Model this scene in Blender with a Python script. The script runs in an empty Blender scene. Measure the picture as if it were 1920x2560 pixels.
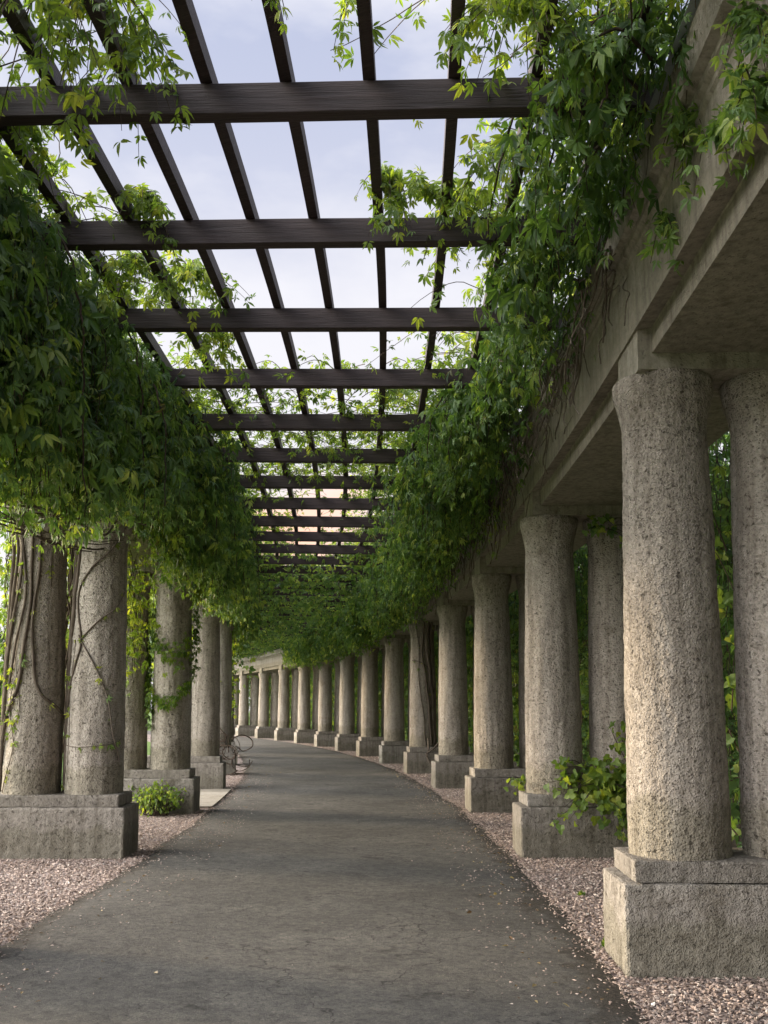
import bpy, math, random
import numpy as np
from mathutils import noise, Vector
random.seed(5); rng = np.random.default_rng(5)
scene = bpy.context.scene
C = scene.collection
# ------------------------------------------------------------------ camera, world, sun, exposure
cam = bpy.data.objects.new("camera", bpy.data.cameras.new("camera")); C.objects.link(cam)
cam.location = (0, 0, 1.6)
cam.rotation_euler = (math.pi/2 + 0.13111, 0, 0.40634)
cam.data.sensor_fit = 'VERTICAL'; cam.data.sensor_height = 24; cam.data.lens = 23.432; cam.data.shift_y = 0.0654
cam.data.clip_start = 0.05; cam.data.clip_end = 3000
scene.camera = cam
SUN_AZ = math.radians(184.0); SUN_EL = math.radians(8.5)       # direction towards the sun, angle from +X
S = Vector((math.cos(SUN_AZ)*math.cos(SUN_EL), math.sin(SUN_AZ)*math.cos(SUN_EL), math.sin(SUN_EL)))
world = bpy.data.worlds.new("World"); scene.world = world; world.use_nodes = True
nt = world.node_tree; nt.nodes.clear(); W = nt.nodes.new; LK = nt.links.new
wo = W('ShaderNodeOutputWorld'); sky = W('ShaderNodeTexSky'); sky.sky_type = 'NISHITA'; sky.sun_disc = False
sky.sun_elevation = SUN_EL; sky.sun_rotation = math.pi/2 - SUN_AZ; sky.dust_density = 2
bg = W('ShaderNodeBackground'); bg.inputs[1].default_value = 0.12; LK(sky.outputs[0], bg.inputs[0])
tc = W('ShaderNodeTexCoord')
mp = W('ShaderNodeMapping'); mp.inputs['Scale'].default_value = (1.2, 1.2, 3.0); LK(tc.outputs['Generated'], mp.inputs[0])
n1 = W('ShaderNodeTexNoise'); n1.inputs['Scale'].default_value = 2.2; n1.inputs['Detail'].default_value = 6; n1.inputs['Roughness'].default_value = .55
LK(mp.outputs[0], n1.inputs[0])
cr = W('ShaderNodeValToRGB'); e = cr.color_ramp.elements
e[0].position = .42; e[0].color = (.335, .36, .475, 1); e[1].position = .60; e[1].color = (.54, .54, .59, 1)
LK(n1.outputs[0], cr.inputs[0])
sx = W('ShaderNodeSeparateXYZ'); LK(tc.outputs['Generated'], sx.inputs[0])
def wmath(op, a, b=None, clamp=False):
    m = W('ShaderNodeMath'); m.operation = op; m.use_clamp = clamp
    for i, v in enumerate((a, b)):
        if v is None: continue
        if isinstance(v, (int, float)): m.inputs[i].default_value = v
        else: LK(v, m.inputs[i])
    return m.outputs[0]
def wdot(v):
    d = W('ShaderNodeVectorMath'); d.operation = 'DOT_PRODUCT'; LK(tc.outputs['Generated'], d.inputs[0]); d.inputs[1].default_value = v
    return d.outputs['Value']
def wramp(x, lo, hi):
    m = W('ShaderNodeMapRange'); m.interpolation_type = 'SMOOTHSTEP'; LK(x, m.inputs[0])
    m.inputs[1].default_value = lo; m.inputs[2].default_value = hi; return m.outputs[0]
def wmix(f, a, b):
    m = W('ShaderNodeMix'); m.data_type = 'RGBA'; LK(f, m.inputs[0])
    for s, v in ((6, a), (7, b)):
        if isinstance(v, tuple): m.inputs[s].default_value = v
        else: LK(v, m.inputs[s])
    return m.outputs[2]
# whiter haze towards the horizon, an orange afterglow in the clouds low ahead
hz = wramp(sx.outputs['Z'], .62, .22)
c1 = wmix(hz, cr.outputs[0], (.58, .565, .59, 1))
g1 = wramp(wdot(Vector((-.459, .866, .195)).normalized()[:]), .9945, .9998)
nz2 = W('ShaderNodeTexNoise'); nz2.inputs['Scale'].default_value = 5; LK(mp.outputs[0], nz2.inputs[0])
g1 = wmath('MULTIPLY', g1, wramp(sx.outputs['Z'], .245, .205))
g1 = wmath('MULTIPLY', g1, wramp(nz2.outputs[0], .30, .62))
c2 = wmix(g1, c1, (.85, .50, .36, 1))
# added fill light: sky brightened out of view, sunward, behind the camera and overhead
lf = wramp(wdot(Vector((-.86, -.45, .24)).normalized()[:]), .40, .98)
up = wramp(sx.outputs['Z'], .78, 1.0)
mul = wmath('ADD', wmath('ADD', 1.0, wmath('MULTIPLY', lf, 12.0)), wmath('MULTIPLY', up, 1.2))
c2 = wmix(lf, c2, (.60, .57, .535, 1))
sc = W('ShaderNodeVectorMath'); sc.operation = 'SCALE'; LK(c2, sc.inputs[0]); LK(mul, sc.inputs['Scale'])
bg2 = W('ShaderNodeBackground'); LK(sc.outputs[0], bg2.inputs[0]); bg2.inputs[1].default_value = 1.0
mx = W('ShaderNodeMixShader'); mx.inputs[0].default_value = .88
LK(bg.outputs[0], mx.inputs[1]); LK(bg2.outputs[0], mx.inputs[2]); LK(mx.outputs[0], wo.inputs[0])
sl = bpy.data.lights.new("sun", 'SUN'); sl.energy = 2.7; sl.angle = math.radians(10); sl.color = (1, .76, .46)
so = bpy.data.objects.new("sun", sl); C.objects.link(so); so.rotation_euler = S.to_track_quat('Z', 'Y').to_euler()
vs = scene.view_settings; vs.view_transform = 'Standard'; vs.look = 'None'; vs.gamma = 1; vs.exposure = 0.85
try: scene.cycles.max_bounces = 10; scene.cycles.diffuse_bounces = 6; scene.cycles.transmission_bounces = 6
except Exception: pass
# ------------------------------------------------------------------ pergola geometry: two rings of columns round one centre
CX, CY = -132.785, -46.513
RL, RR, DTH, TH0 = 137.525, 141.867, 0.034655, 0.38198
WID = RR - RL
def th(ph): return TH0 + ph*DTH
def P(ph, o, h=0.0):
    a = TH0 + np.asarray(ph)*DTH; r = RL + np.asarray(o)
    return np.stack(np.broadcast_arrays(CX + r*np.cos(a), CY + r*np.sin(a), np.asarray(h, float)), -1)
# ------------------------------------------------------------------ helpers
def tag(o, label=None, cat=None, group=None, kind=None):
    if label: o['label'] = label
    if cat: o['category'] = cat
    if group: o['group'] = group
    if kind: o['kind'] = kind
    return o
def empty(name, loc=(0, 0, 0), rz=0.0):
    o = bpy.data.objects.new(name, None); C.objects.link(o); o.location = loc; o.rotation_euler = (0, 0, rz)
    o.empty_display_size = .2; return o
def mesh(name, V, F, attr=None, smooth=False):
    V = np.asarray(V, np.float32); F = np.asarray(F, np.int32); k = F.shape[1]
    me = bpy.data.meshes.new(name); me.vertices.add(len(V)); me.vertices.foreach_set('co', V.ravel())
    me.loops.add(F.size); me.loops.foreach_set('vertex_index', F.ravel())
    me.polygons.add(len(F)); me.polygons.foreach_set('loop_start', np.arange(0, F.size, k, dtype=np.int32))
    me.polygons.foreach_set('loop_total', np.full(len(F), k, np.int32))
    me.polygons.foreach_set('use_smooth', np.full(len(F), bool(smooth)))
    me.update(calc_edges=True)
    if attr is not None:
        a = me.attributes.new('rnd', 'FLOAT', 'POINT'); a.data.foreach_set('value', np.asarray(attr, np.float32))
    return me
def link(name, me, mat, parent=None):
    o = bpy.data.objects.new(name, me); C.objects.link(o)
    if mat and not me.materials: me.materials.append(mat)
    if parent: o.parent = parent
    return o
ONES = ['first', 'second', 'third', 'fourth', 'fifth', 'sixth', 'seventh', 'eighth', 'ninth', 'tenth', 'eleventh', 'twelfth',
        'thirteenth', 'fourteenth', 'fifteenth', 'sixteenth', 'seventeenth', 'eighteenth', 'nineteenth', 'twentieth']
TENS = {20: ('twenty', 'twentieth'), 30: ('thirty', 'thirtieth'), 40: ('forty', 'fortieth')}
def nth(i):
    i += 1
    if i <= 20: return ONES[i-1]
    t = i//10*10
    return TENS[t][1] if i == t else TENS[t][0] + '-' + ONES[i-t-1]
# ------------------------------------------------------------------ materials
def newmat(name):
    m = bpy.data.materials.new(name); m.use_nodes = True; n = m.node_tree; n.nodes.clear()
    o = n.nodes.new('ShaderNodeOutputMaterial'); b = n.nodes.new('ShaderNodeBsdfPrincipled'); n.links.new(b.outputs[0], o.inputs[0])
    return m, n, b, o
def N(n, t, **k):
    d = n.nodes.new(t)
    for a, v in k.items():
        if a in d.inputs.keys(): d.inputs[a].default_value = v
        else: setattr(d, a, v)
    return d
def ramp(n, src, stops):
    r = n.nodes.new('ShaderNodeValToRGB'); el = r.color_ramp.elements
    while len(el) < len(stops): el.new(.5)
    for e_, (p, c) in zip(el, stops): e_.position = p; e_.color = (*c, 1) if len(c) == 3 else c
    n.links.new(src, r.inputs[0]); return r.outputs[0]
def mixc(n, f, a, b, mode='MIX'):
    m = n.nodes.new('ShaderNodeMix'); m.data_type = 'RGBA'; m.blend_type = mode
    for s, v in ((0, f), (6, a), (7, b)):
        if isinstance(v, (int, float)): m.inputs[s].default_value = v
        elif isinstance(v, tuple): m.inputs[s].default_value = (*v, 1)
        else: n.links.new(v, m.inputs[s])
    return m.outputs[2]
def coords(n, scale=(1, 1, 1)):
    t = n.nodes.new('ShaderNodeTexCoord'); oi = n.nodes.new('ShaderNodeObjectInfo')
    a = n.nodes.new('ShaderNodeVectorMath'); a.operation = 'MULTIPLY_ADD'
    cv = n.nodes.new('ShaderNodeCombineXYZ')
    for i in range(3): n.links.new(oi.outputs['Random'], cv.inputs[i])
    n.links.new(cv.outputs[0], a.inputs[0]); a.inputs[1].default_value = (37, 53, 71); n.links.new(t.outputs['Object'], a.inputs[2])
    m = n.nodes.new('ShaderNodeMapping'); m.inputs['Scale'].default_value = scale; n.links.new(a.outputs[0], m.inputs[0])
    return m.outputs[0]
def noise_(n, v, s, d=4, r=.5):
    t = N(n, 'ShaderNodeTexNoise', Scale=s, Detail=d, Roughness=r); n.links.new(v, t.inputs['Vector']); return t.outputs[0]
def bump(n, b, hs, dist=.01, strength=1.0):
    prev = None
    for h, s in hs:
        bm = N(n, 'ShaderNodeBump', Distance=s, Strength=strength); n.links.new(h, bm.inputs['Height'])
        if prev: n.links.new(prev, bm.inputs['Normal'])
        prev = bm.outputs[0]
    n.links.new(prev, b.inputs['Normal'])
def concrete(name, base, dark, light, pits=.5, vscale=70, streak=True, bumpd=.012, warm=None):
    m, n, b, o = newmat(name); v = coords(n)
    big = noise_(n, v, 1.6, 5, .6); mid = noise_(n, v, 14, 5, .65); fine = noise_(n, v, 120, 3, .6)
    c = ramp(n, big, [(.3, dark), (.62, base)])
    c = mixc(n, .55, c, ramp(n, mid, [(.35, dark), (.65, light)]), 'MIX')
    if streak:
        vz = coords(n, (9, 9, .7)); st = noise_(n, vz, 1.5, 4, .6)
        c = mixc(n, .6, c, ramp(n, st, [(.36, (.52, .50, .47)), (.54, (1, 1, 1)), (.7, (1.08, 1.08, 1.08))]), 'MULTIPLY')
    vo = N(n, 'ShaderNodeTexVoronoi', Scale=vscale, Randomness=1.0); n.links.new(v, vo.inputs['Vector'])
    # scattered stones and holes of the exposed aggregate
    stone = ramp(n, vo.outputs['Color'], [(.2, (.62, .60, .57)), (.45, (1, 1, 1)), (.85, (1.0, .98, .94)), (.96, (1.22, 1.2, 1.16))])
    c = mixc(n, pits*.9, c, stone, 'MULTIPLY')
    pm = noise_(n, v, 34, 3, .7)
    hole = ramp(n, pm, [(.335, (.16, .135, .11)), (.40, (1, 1, 1))])
    c = mixc(n, pits, c, hole, 'MULTIPLY')
    oi_ = n.nodes.new('ShaderNodeObjectInfo'); c = mixc(n, 1.0, c, ramp(n, oi_.outputs['Random'], [(0, (.84, .83, .82)), (.5, (1, .99, .98)), (1, (1.08, 1.09, 1.11))]), 'MULTIPLY')
    tz = n.nodes.new('ShaderNodeTexCoord'); sp = n.nodes.new('ShaderNodeSeparateXYZ'); n.links.new(tz.outputs['Object'], sp.inputs[0])
    am = n.nodes.new('ShaderNodeMath'); am.operation = 'MULTIPLY_ADD'; n.links.new(noise_(n, v, 5, 5, .7), am.inputs[0]); am.inputs[1].default_value = -.55; n.links.new(sp.outputs['Z'], am.inputs[2])
    c = mixc(n, ramp(n, am.outputs[0], [(-.0, (.55, .55, .55)), (.10, (0, 0, 0))]), c, mixc(n, 1.0, c, (.55, .56, .46), 'MULTIPLY'))
    dp = noise_(n, v, 2.6, 6, .75); c = mixc(n, .85, c, ramp(n, dp, [(.34, (.66, .64, .60)), (.44, (1, 1, 1)), (.62, (1, 1, 1)), (.72, (1.14, 1.13, 1.12))]), 'MULTIPLY')
    n.links.new(c, b.inputs['Base Color']); b.inputs['Roughness'].default_value = .92; b.inputs['Specular IOR Level'].default_value = .25
    inv = ramp(n, vo.outputs['Distance'], [(0, (1, 1, 1)), (.6, (0, 0, 0))])
    bump(n, b, [(mid, bumpd*.55), (inv, bumpd*.5*pits*2), (hole, bumpd*1.2*pits*2), (fine, bumpd*.25)])
    return m
M = {}
M['column'] = concrete('weathered aggregate concrete', (.43, .392, .345), (.30, .272, .24), (.49, .445, .39), .6, 62, True, .014)
M['plinth'] = concrete('rough board-marked concrete', (.315, .293, .262), (.215, .20, .178), (.36, .334, .298), .4, 80, True, .016)
M['entab'] = concrete('cast concrete', (.43, .395, .35), (.29, .265, .235), (.47, .43, .385), .25, 60, True, .008)
def asphalt():
    m, n, b, o = newmat('worn asphalt'); t = n.nodes.new('ShaderNodeTexCoord'); v = t.outputs['Object']
    ea = N(n, 'ShaderNodeAttribute', attribute_name='rnd')
    big = noise_(n, v, .55, 6, .65); mid = noise_(n, v, 5, 6, .7); fine = noise_(n, v, 210, 2, .6)
    c = ramp(n, big, [(.32, (.076, .073, .067)), (.5, (.113, .109, .100)), (.68, (.152, .146, .134))])
    c = mixc(n, .6, c, ramp(n, mid, [(.3, (.62, .62, .62)), (.7, (1.25, 1.22, 1.18))]), 'MULTIPLY')
    c = mixc(n, .8, c, ramp(n, fine, [(.35, (.6, .6, .6)), (.62, (1.15, 1.15, 1.15)), (.74, (2.4, 2.3, 2.15))]), 'MULTIPLY')
    # dark damp stains and fine cracks
    st = noise_(n, v, 1.7, 5, .75); c = mixc(n, .8, c, ramp(n, st, [(.31, (.32, .31, .30)), (.41, (1, 1, 1))]), 'MULTIPLY')
    vo = N(n, 'ShaderNodeTexVoronoi', Scale=.9, feature='DISTANCE_TO_EDGE')
    wn = N(n, 'ShaderNodeTexNoise', Scale=3.0, Detail=5); n.links.new(v, wn.inputs['Vector'])
    av = n.nodes.new('ShaderNodeVectorMath'); av.operation = 'ADD'; n.links.new(v, av.inputs[0]); n.links.new(wn.outputs['Color'], av.inputs[1])
    n.links.new(av.outputs[0], vo.inputs['Vector'])
    ck = ramp(n, vo.outputs['Distance'], [(0, (.28, .28, .28)), (.012, (1, 1, 1))])
    gate = ramp(n, big, [(.46, (0, 0, 0)), (.52, (1, 1, 1))])
    c = mixc(n, gate, c, mixc(n, 1.0, c, ck, 'MULTIPLY'))
    dn = noise_(n, v, 3.3, 7, .72); ad = n.nodes.new('ShaderNodeMath'); ad.operation = 'MULTIPLY_ADD'; n.links.new(dn, ad.inputs[0]); ad.inputs[1].default_value = 2.0; n.links.new(ea.outputs['Fac'], ad.inputs[2])
    ah = n.nodes.new('ShaderNodeMath'); ah.operation = 'MULTIPLY_ADD'; n.links.new(ad.outputs[0], ah.inputs[0]); ah.inputs[1].default_value = .5; ah.inputs[2].default_value = -.25; ad = ah
    dc = ramp(n, noise_(n, v, 55, 4, .7), [(.3, (.022, .019, .015)), (.55, (.05, .042, .032)), (.68, (.12, .10, .08)), (.78, (.30, .26, .23))])
    c = mixc(n, ramp(n, ad.outputs[0], [(.46, (0, 0, 0)), (.54, (.6, .6, .6)), (.70, (1, 1, 1))]), c, dc)
    gr = noise_(n, v, 58, 3, .7); c = mixc(n, 1.0, c, ramp(n, gr, [(.30, (.45, .45, .45)), (.44, (1, 1, 1)), (.60, (1, 1, 1)), (.70, (1.75, 1.7, 1.62))]), 'MULTIPLY')
    md = noise_(n, v, 17, 5, .75); c = mixc(n, 1.0, c, ramp(n, md, [(.34, (.62, .62, .63)), (.5, (1, 1, 1)), (.66, (1.3, 1.27, 1.22))]), 'MULTIPLY')
    n.links.new(c, b.inputs['Base Color']); b.inputs['Roughness'].default_value = .85; b.inputs['Specular IOR Level'].default_value = .35
    bump(n, b, [(mid, .014), (noise_(n, v, 30, 5, .75), .016), (fine, .008)])
    return m
M['asphalt'] = asphalt()
def gravel_ground():
    m, n, b, o = newmat('pink stone chippings bed'); t = n.nodes.new('ShaderNodeTexCoord'); v = t.outputs['Object']
    vo = N(n, 'ShaderNodeTexVoronoi', Scale=42); n.links.new(v, vo.inputs['Vector'])
    c = ramp(n, vo.outputs['Color'], [(.15, (.08, .06, .055)), (.4, (.22, .17, .155)), (.7, (.34, .275, .25)), (.95, (.52, .46, .43))])
    s = noise_(n, v, 1.3, 4); c = mixc(n, .6, c, ramp(n, s, [(.35, (.45, .42, .38)), (.6, (1, 1, 1))]), 'MULTIPLY')
    n.links.new(c, b.inputs['Base Color']); b.inputs['Roughness'].default_value = .9
    bump(n, b, [(vo.outputs['Distance'], -.02)]); return m
M['gravel'] = gravel_ground()
def chips():
    m, n, b, o = newmat('stone chip'); a = N(n, 'ShaderNodeAttribute', attribute_name='rnd')
    c = ramp(n, a.outputs['Fac'], [(0, (.11, .085, .07)), (.3, (.25, .19, .16)), (.7, (.40, .315, .27)), (.93, (.58, .51, .45)), (1, (.74, .70, .64))])
    n.links.new(c, b.inputs['Base Color']); b.inputs['Roughness'].default_value = .85; return m
M['chip'] = chips()
def simple(name, stops, scale=6, rough=.9, bd=.01, stretch=(1, 1, 1), spec=.3):
    m, n, b, o = newmat(name); v = coords(n, stretch); h = noise_(n, v, scale, 6, .65)
    n.links.new(ramp(n, h, stops), b.inputs['Base Color']); b.inputs['Roughness'].default_value = rough
    b.inputs['Specular IOR Level'].default_value = spec; bump(n, b, [(h, bd)]); return m
M['soil'] = simple('dark soil', [(.3, (.035, .028, .02)), (.7, (.10, .08, .055))], 9, .95, .03)
M['dirt'] = simple('dirt and moss', [(.3, (.03, .027, .02)), (.7, (.09, .08, .055))], 20, .95, .02)
M['bark'] = simple('vine bark', [(.3, (.055, .043, .032)), (.7, (.19, .155, .125))], 18, .9, .02, (1, 1, .25))
M['twig'] = simple('dark twig', [(.3, (.03, .022, .016)), (.7, (.10, .07, .05))], 18, .9, .01)
M['trunk'] = simple('tree bark', [(.3, (.04, .033, .026)), (.7, (.14, .115, .09))], 8, .95, .04, (1, 1, .3))
M['slab'] = concrete('paving slab', (.42, .38, .34), (.31, .28, .25), (.47, .43, .39), .25, 80, False, .004)
M['lead'] = simple('weathered lead flashing', [(.3, (.18, .21, .22)), (.7, (.34, .38, .39))], 5, .5, .003, spec=.5)
def wood(name):
    m, n, b, o = newmat(name); v = coords(n, (.6, 9, 9)); h = noise_(n, v, 3.2, 7, .7); f = noise_(n, coords(n, (1.5, 60, 60)), 2.0, 4, .6)
    w = noise_(n, coords(n), 1.1, 4, .6)
    c = ramp(n, h, [(.3, (.024, .017, .016)), (.55, (.040, .028, .027)), (.78, (.062, .046, .044))])
    c = mixc(n, .6, c, ramp(n, f, [(.3, (.55, .55, .55)), (.7, (1.25, 1.25, 1.25))]), 'MULTIPLY')
    c = mixc(n, .5, c, ramp(n, w, [(.35, (.7, .66, .66)), (.7, (1.5, 1.45, 1.5))]), 'MULTIPLY')
    n.links.new(c, b.inputs['Base Color']); b.inputs['Roughness'].default_value = .62; b.inputs['Specular IOR Level'].default_value = .4
    bump(n, b, [(h, .008), (f, .003)]); return m
M['wood'] = wood('dark stained timber')
def leafmat(name, stops, trans=.4, tcol=1.6, rough=.5):
    m, n, b, o = newmat(name); a = N(n, 'ShaderNodeAttribute', attribute_name='rnd')
    c = ramp(n, a.outputs['Fac'], stops)
    t = n.nodes.new('ShaderNodeTexCoord'); v = noise_(n, t.outputs['Object'], 1.4, 3, .5)
    c = mixc(n, .5, c, ramp(n, v, [(.35, (.55, .68, .66)), (.65, (1.42, 1.3, .95))]), 'MULTIPLY')
    n.links.new(c, b.inputs['Base Color']); b.inputs['Roughness'].default_value = rough; b.inputs['Specular IOR Level'].default_value = .45
    tr = n.nodes.new('ShaderNodeBsdfTranslucent'); tcc = mixc(n, 1.0, c, (tcol*1.15, tcol*1.1, tcol*.35), 'MULTIPLY'); n.links.new(tcc, tr.inputs[0])
    mxs = n.nodes.new('ShaderNodeMixShader'); mxs.inputs[0].default_value = trans
    n.links.new(b.outputs[0], mxs.inputs[1]); n.links.new(tr.outputs[0], mxs.inputs[2]); n.links.new(mxs.outputs[0], o.inputs[0])
    return m
G = [(.05, (.12, .115, .05)), (.08, (.046, .095, .045)), (.35, (.082, .160, .062)), (.7, (.135, .225, .078)), (.9, (.21, .30, .09)), (1, (.30, .37, .11))]
Y = [(0, (.06, .12, .035)), (.5, (.115, .19, .05)), (.85, (.20, .28, .06)), (1, (.30, .35, .08))]
M['leaf'] = leafmat('creeper leaf', G, .42)
M['leafy'] = leafmat('young creeper leaf', Y, .5)
M['treeleaf'] = leafmat('tree leaf', [(0, (.022, .05, .018)), (.6, (.045, .095, .028)), (1, (.09, .15, .04))], .3, 1.5)
M['lawn'] = simple('mown lawn', [(.3, (.07, .13, .025)), (.7, (.14, .22, .05))], 30, .95, .03)
M['litter'] = leafmat('dry leaf', [(0, (.06, .035, .02)), (.5, (.16, .10, .05)), (1, (.30, .24, .12))], .1)
M['grass'] = leafmat('grass blade', Y, .4)
# ------------------------------------------------------------------ leaf builders (numpy; many small faces baked into one mesh)
def unit(a): return a/np.maximum(np.linalg.norm(a, axis=-1, keepdims=True), 1e-9)
class Leaves:
    def __init__(s): s.p, s.d, s.n, s.s, s.c = [], [], [], [], []
    def add(s, p, d, n, size, c):
        s.p.append(p); s.d.append(d); s.n.append(n); s.s.append(size); s.c.append(c)
    def cat(s): return [np.concatenate(x) for x in (s.p, s.d, s.n, s.s, s.c)]
    def count(s): return sum(len(x) for x in s.p)
def build_compound(L, fine=True, five=True):
    """hanging palmate leaves: a fan of leaflets, each folded along its midrib and bent down"""
    p, d, n, sz, c = L.cat(); d = unit(d); sd = unit(np.cross(d, n)); n = unit(np.cross(sd, d))
    K = 5 if five else 3
    ang = np.radians([-64, -32, 0, 32, 64] if five else [-42, 0, 42]); ln = np.array([.62, .9, 1, .9, .62] if five else [.85, 1.05, .85])
    wd = .165 if five else .27
    Vs, Fs, As = [], [], []; off = 0
    for k in range(K):
        a = ang[k] + rng.normal(0, .12, len(p)); l = (sz*ln[k]*rng.uniform(.85, 1.12, len(p)))[:, None]
        u = unit(d*np.cos(a)[:, None] + sd*np.sin(a)[:, None] + n*rng.normal(.12, .18, len(p))[:, None])
        w = unit(np.cross(n, u)); nn = np.cross(u, w); b0 = p + u*l*.10
        droop = rng.uniform(.10, .50, len(p))[:, None]
        W_ = wd*l*rng.uniform(.85, 1.15, len(p))[:, None]
        f = .35*W_
        if fine:
            vs = [b0, b0+u*l*.33+w*W_*.85+nn*(f-droop*l*.12), b0+u*l*.33-nn*droop*l*.12, b0+u*l*.33-w*W_*.85+nn*(f-droop*l*.12),
                  b0+u*l*.63+w*W_*.8+nn*(f-droop*l*.45), b0+u*l*.63-nn*droop*l*.45, b0+u*l*.63-w*W_*.8+nn*(f-droop*l*.45), b0+u*l*.96-nn*droop*l]
            fc = [(0, 2, 1), (0, 3, 2), (1, 2, 5), (1, 5, 4), (2, 3, 6), (2, 6, 5), (4, 5, 7), (5, 6, 7)]
        else:
            vs = [b0, b0+u*l*.48+w*W_+nn*(f-droop*l*.2), b0+u*l*.96-nn*droop*l, b0+u*l*.48-w*W_+nn*(f-droop*l*.2)]
            fc = [(0, 1, 2), (0, 2, 3)]
        m = len(vs); v = np.stack(vs, 1).reshape(-1, 3); base = (np.arange(len(p))*m)[:, None, None] + off
        Fs.append((base + np.array(fc)[None]).reshape(-1, 3)); Vs.append(v); off += len(v); As.append(np.repeat(np.clip(c + rng.normal(0, .04, len(p)), 0, 1), m))
    return np.concatenate(Vs), np.concatenate(Fs), np.concatenate(As)
def build_broad(L):
    """lobed grape-like leaves"""
    p, d, n, sz, c = L.cat(); d = unit(d); sd = unit(np.cross(d, n)); n = unit(np.cross(sd, d)); s = sz[:, None]
    prof = [(0, 0), (-.12, .38), (.18, .56), (.42, .50), (.50, .30), (.82, .26), (1.08, 0), (.82, -.26), (.50, -.30), (.42, -.50), (.18, -.56), (-.12, -.38)]
    vs = [p + d*s*.45]
    for x, y in prof: vs.append(p + d*s*x + sd*s*y*.95 + n*s*(.10*abs(y)*2 - .12*x*x + rng.normal(0, .03, (len(p), 1))))
    m = len(vs); k = len(prof); fc = np.array([(0, 1+i, 1+(i+1) % k) for i in range(k)])
    V = np.stack(vs, 1).reshape(-1, 3); F = ((np.arange(len(p))*m)[:, None, None] + fc[None]).reshape(-1, 3)
    return V, F, np.repeat(c, m)
def build_simple(L):
    p, d, n, sz, c = L.cat(); d = unit(d); sd = unit(np.cross(d, n)); n = unit(np.cross(sd, d)); s = sz[:, None]
    vs = [p, p+d*s*.45+sd*s*.27+n*s*.08, p+d*s-n*s*.1, p+d*s*.45-sd*s*.27+n*s*.08]
    V = np.stack(vs, 1).reshape(-1, 3); F = ((np.arange(len(p))*4)[:, None, None] + np.array([(0, 1, 2), (0, 2, 3)])[None]).reshape(-1, 3)
    return V, F, np.repeat(c, 4)
class Tubes:
    def __init__(s): s.V, s.F, s.o = [], [], 0
    def add(s, pts, r, k=5):
        pts = np.asarray(pts, float); m = len(pts)
        if m < 2: return
        r = np.broadcast_to(np.asarray(r, float), (m,)); t = unit(np.gradient(pts, axis=0))
        up = np.where(np.abs(t[:, 2:3]) > .9, np.array([[1., 0, 0]]), np.array([[0, 0, 1.]])); a = unit(np.cross(t, up)); b = np.cross(t, a)
        an = np.arange(k)*2*np.pi/k
        ring = pts[:, None] + r[:, None, None]*(a[:, None]*np.cos(an)[None, :, None] + b[:, None]*np.sin(an)[None, :, None])
        s.V.append(ring.reshape(-1, 3)); i = np.arange(m-1)[:, None]*k; j = np.arange(k)[None]; j2 = (j+1) % k
        s.F.append(np.stack([i+j, i+j2, i+k+j2, i+k+j], -1).reshape(-1, 4) + s.o); s.o += m*k
    def build(s, name, mat, parent=None, loc=None):
        if not s.V: return None
        V = np.concatenate(s.V)
        if loc is not None: V = V - np.asarray(loc)
        return link(name, mesh(name, V, np.concatenate(s.F), smooth=True), mat, parent)
def put_leaves(name, arr, mat, parent, loc):
    V, F, A = arr; return link(name, mesh(name, V - np.asarray(loc), F, A), mat, parent)
def smooth_path(pts, n=12, jit=0.0):
    pts = np.asarray(pts, float); m = len(pts); out = []
    q = np.vstack([2*pts[0]-pts[1], pts, 2*pts[-1]-pts[-2]])
    for i in range(1, m):
        a, b, c, d = q[i-1], q[i], q[i+1], q[i+2]
        for t in np.linspace(0, 1, n, endpoint=False):
            out.append(.5*((2*b) + (-a+c)*t + (2*a-5*b+4*c-d)*t*t + (-a+3*b-3*c+d)*t**3))
    out.append(pts[-1]); o = np.array(out)
    if jit: o += rng.normal(0, jit, o.shape)
    return o
# ------------------------------------------------------------------ setting: ground, lawn, gravel strips, path
def sheet(name, prof, ph0, ph1, step, mat, z=None):
    phs = np.arange(ph0, ph1+step*.5, step); V = []; m = None
    for q in phs:
        row = prof(q); m = len(row); V.append(np.array([P(q, o, h) for o, h in row]))
    V = np.concatenate(V); i = np.arange(len(phs)-1)[:, None]*m; j = np.arange(m-1)[None]
    F = np.stack([i+j, i+m+j, i+m+j+1, i+j+1], -1).reshape(-1, 4)
    me = mesh(name, V, F[:, ::-1] if False else F); return link(name, me, mat)
def nz(x, y, s=1.0): return noise.noise(Vector((x*s, y*s, 3.7)))
V = [(-900, -900, -.05), (900, -900, -.05), (900, 900, -.05), (-900, 900, -.05)]
tag(link('ground', mesh('ground', V, [(0, 1, 2, 3)]), M['lawn']), kind='structure')
tag(sheet('lawn', lambda q: [(-40, -.02), (-20, -.02), (-10, -.02), (-2.3, -.02)], -4, 16, .5, M['lawn']), kind='structure')
tag(sheet('planting_bed', lambda q: [(6.2, -.012), (9, 0), (14, -.01), (22, -.02)], -4, 16, .5, M['soil']), kind='structure')
tag(sheet('gravel_bed_beside_left_columns', lambda q: [(-2.35, -.005), (-1, 0), (0, 0), (.6, -.001)], -4, 16, .25, M['gravel']), kind='structure')
tag(sheet('gravel_bed_beside_right_columns', lambda q: [(3.9, -.001), (4.6, 0), (5.5, 0), (6.35, -.004)], -4, 16, .25, M['gravel']), kind='structure')
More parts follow.
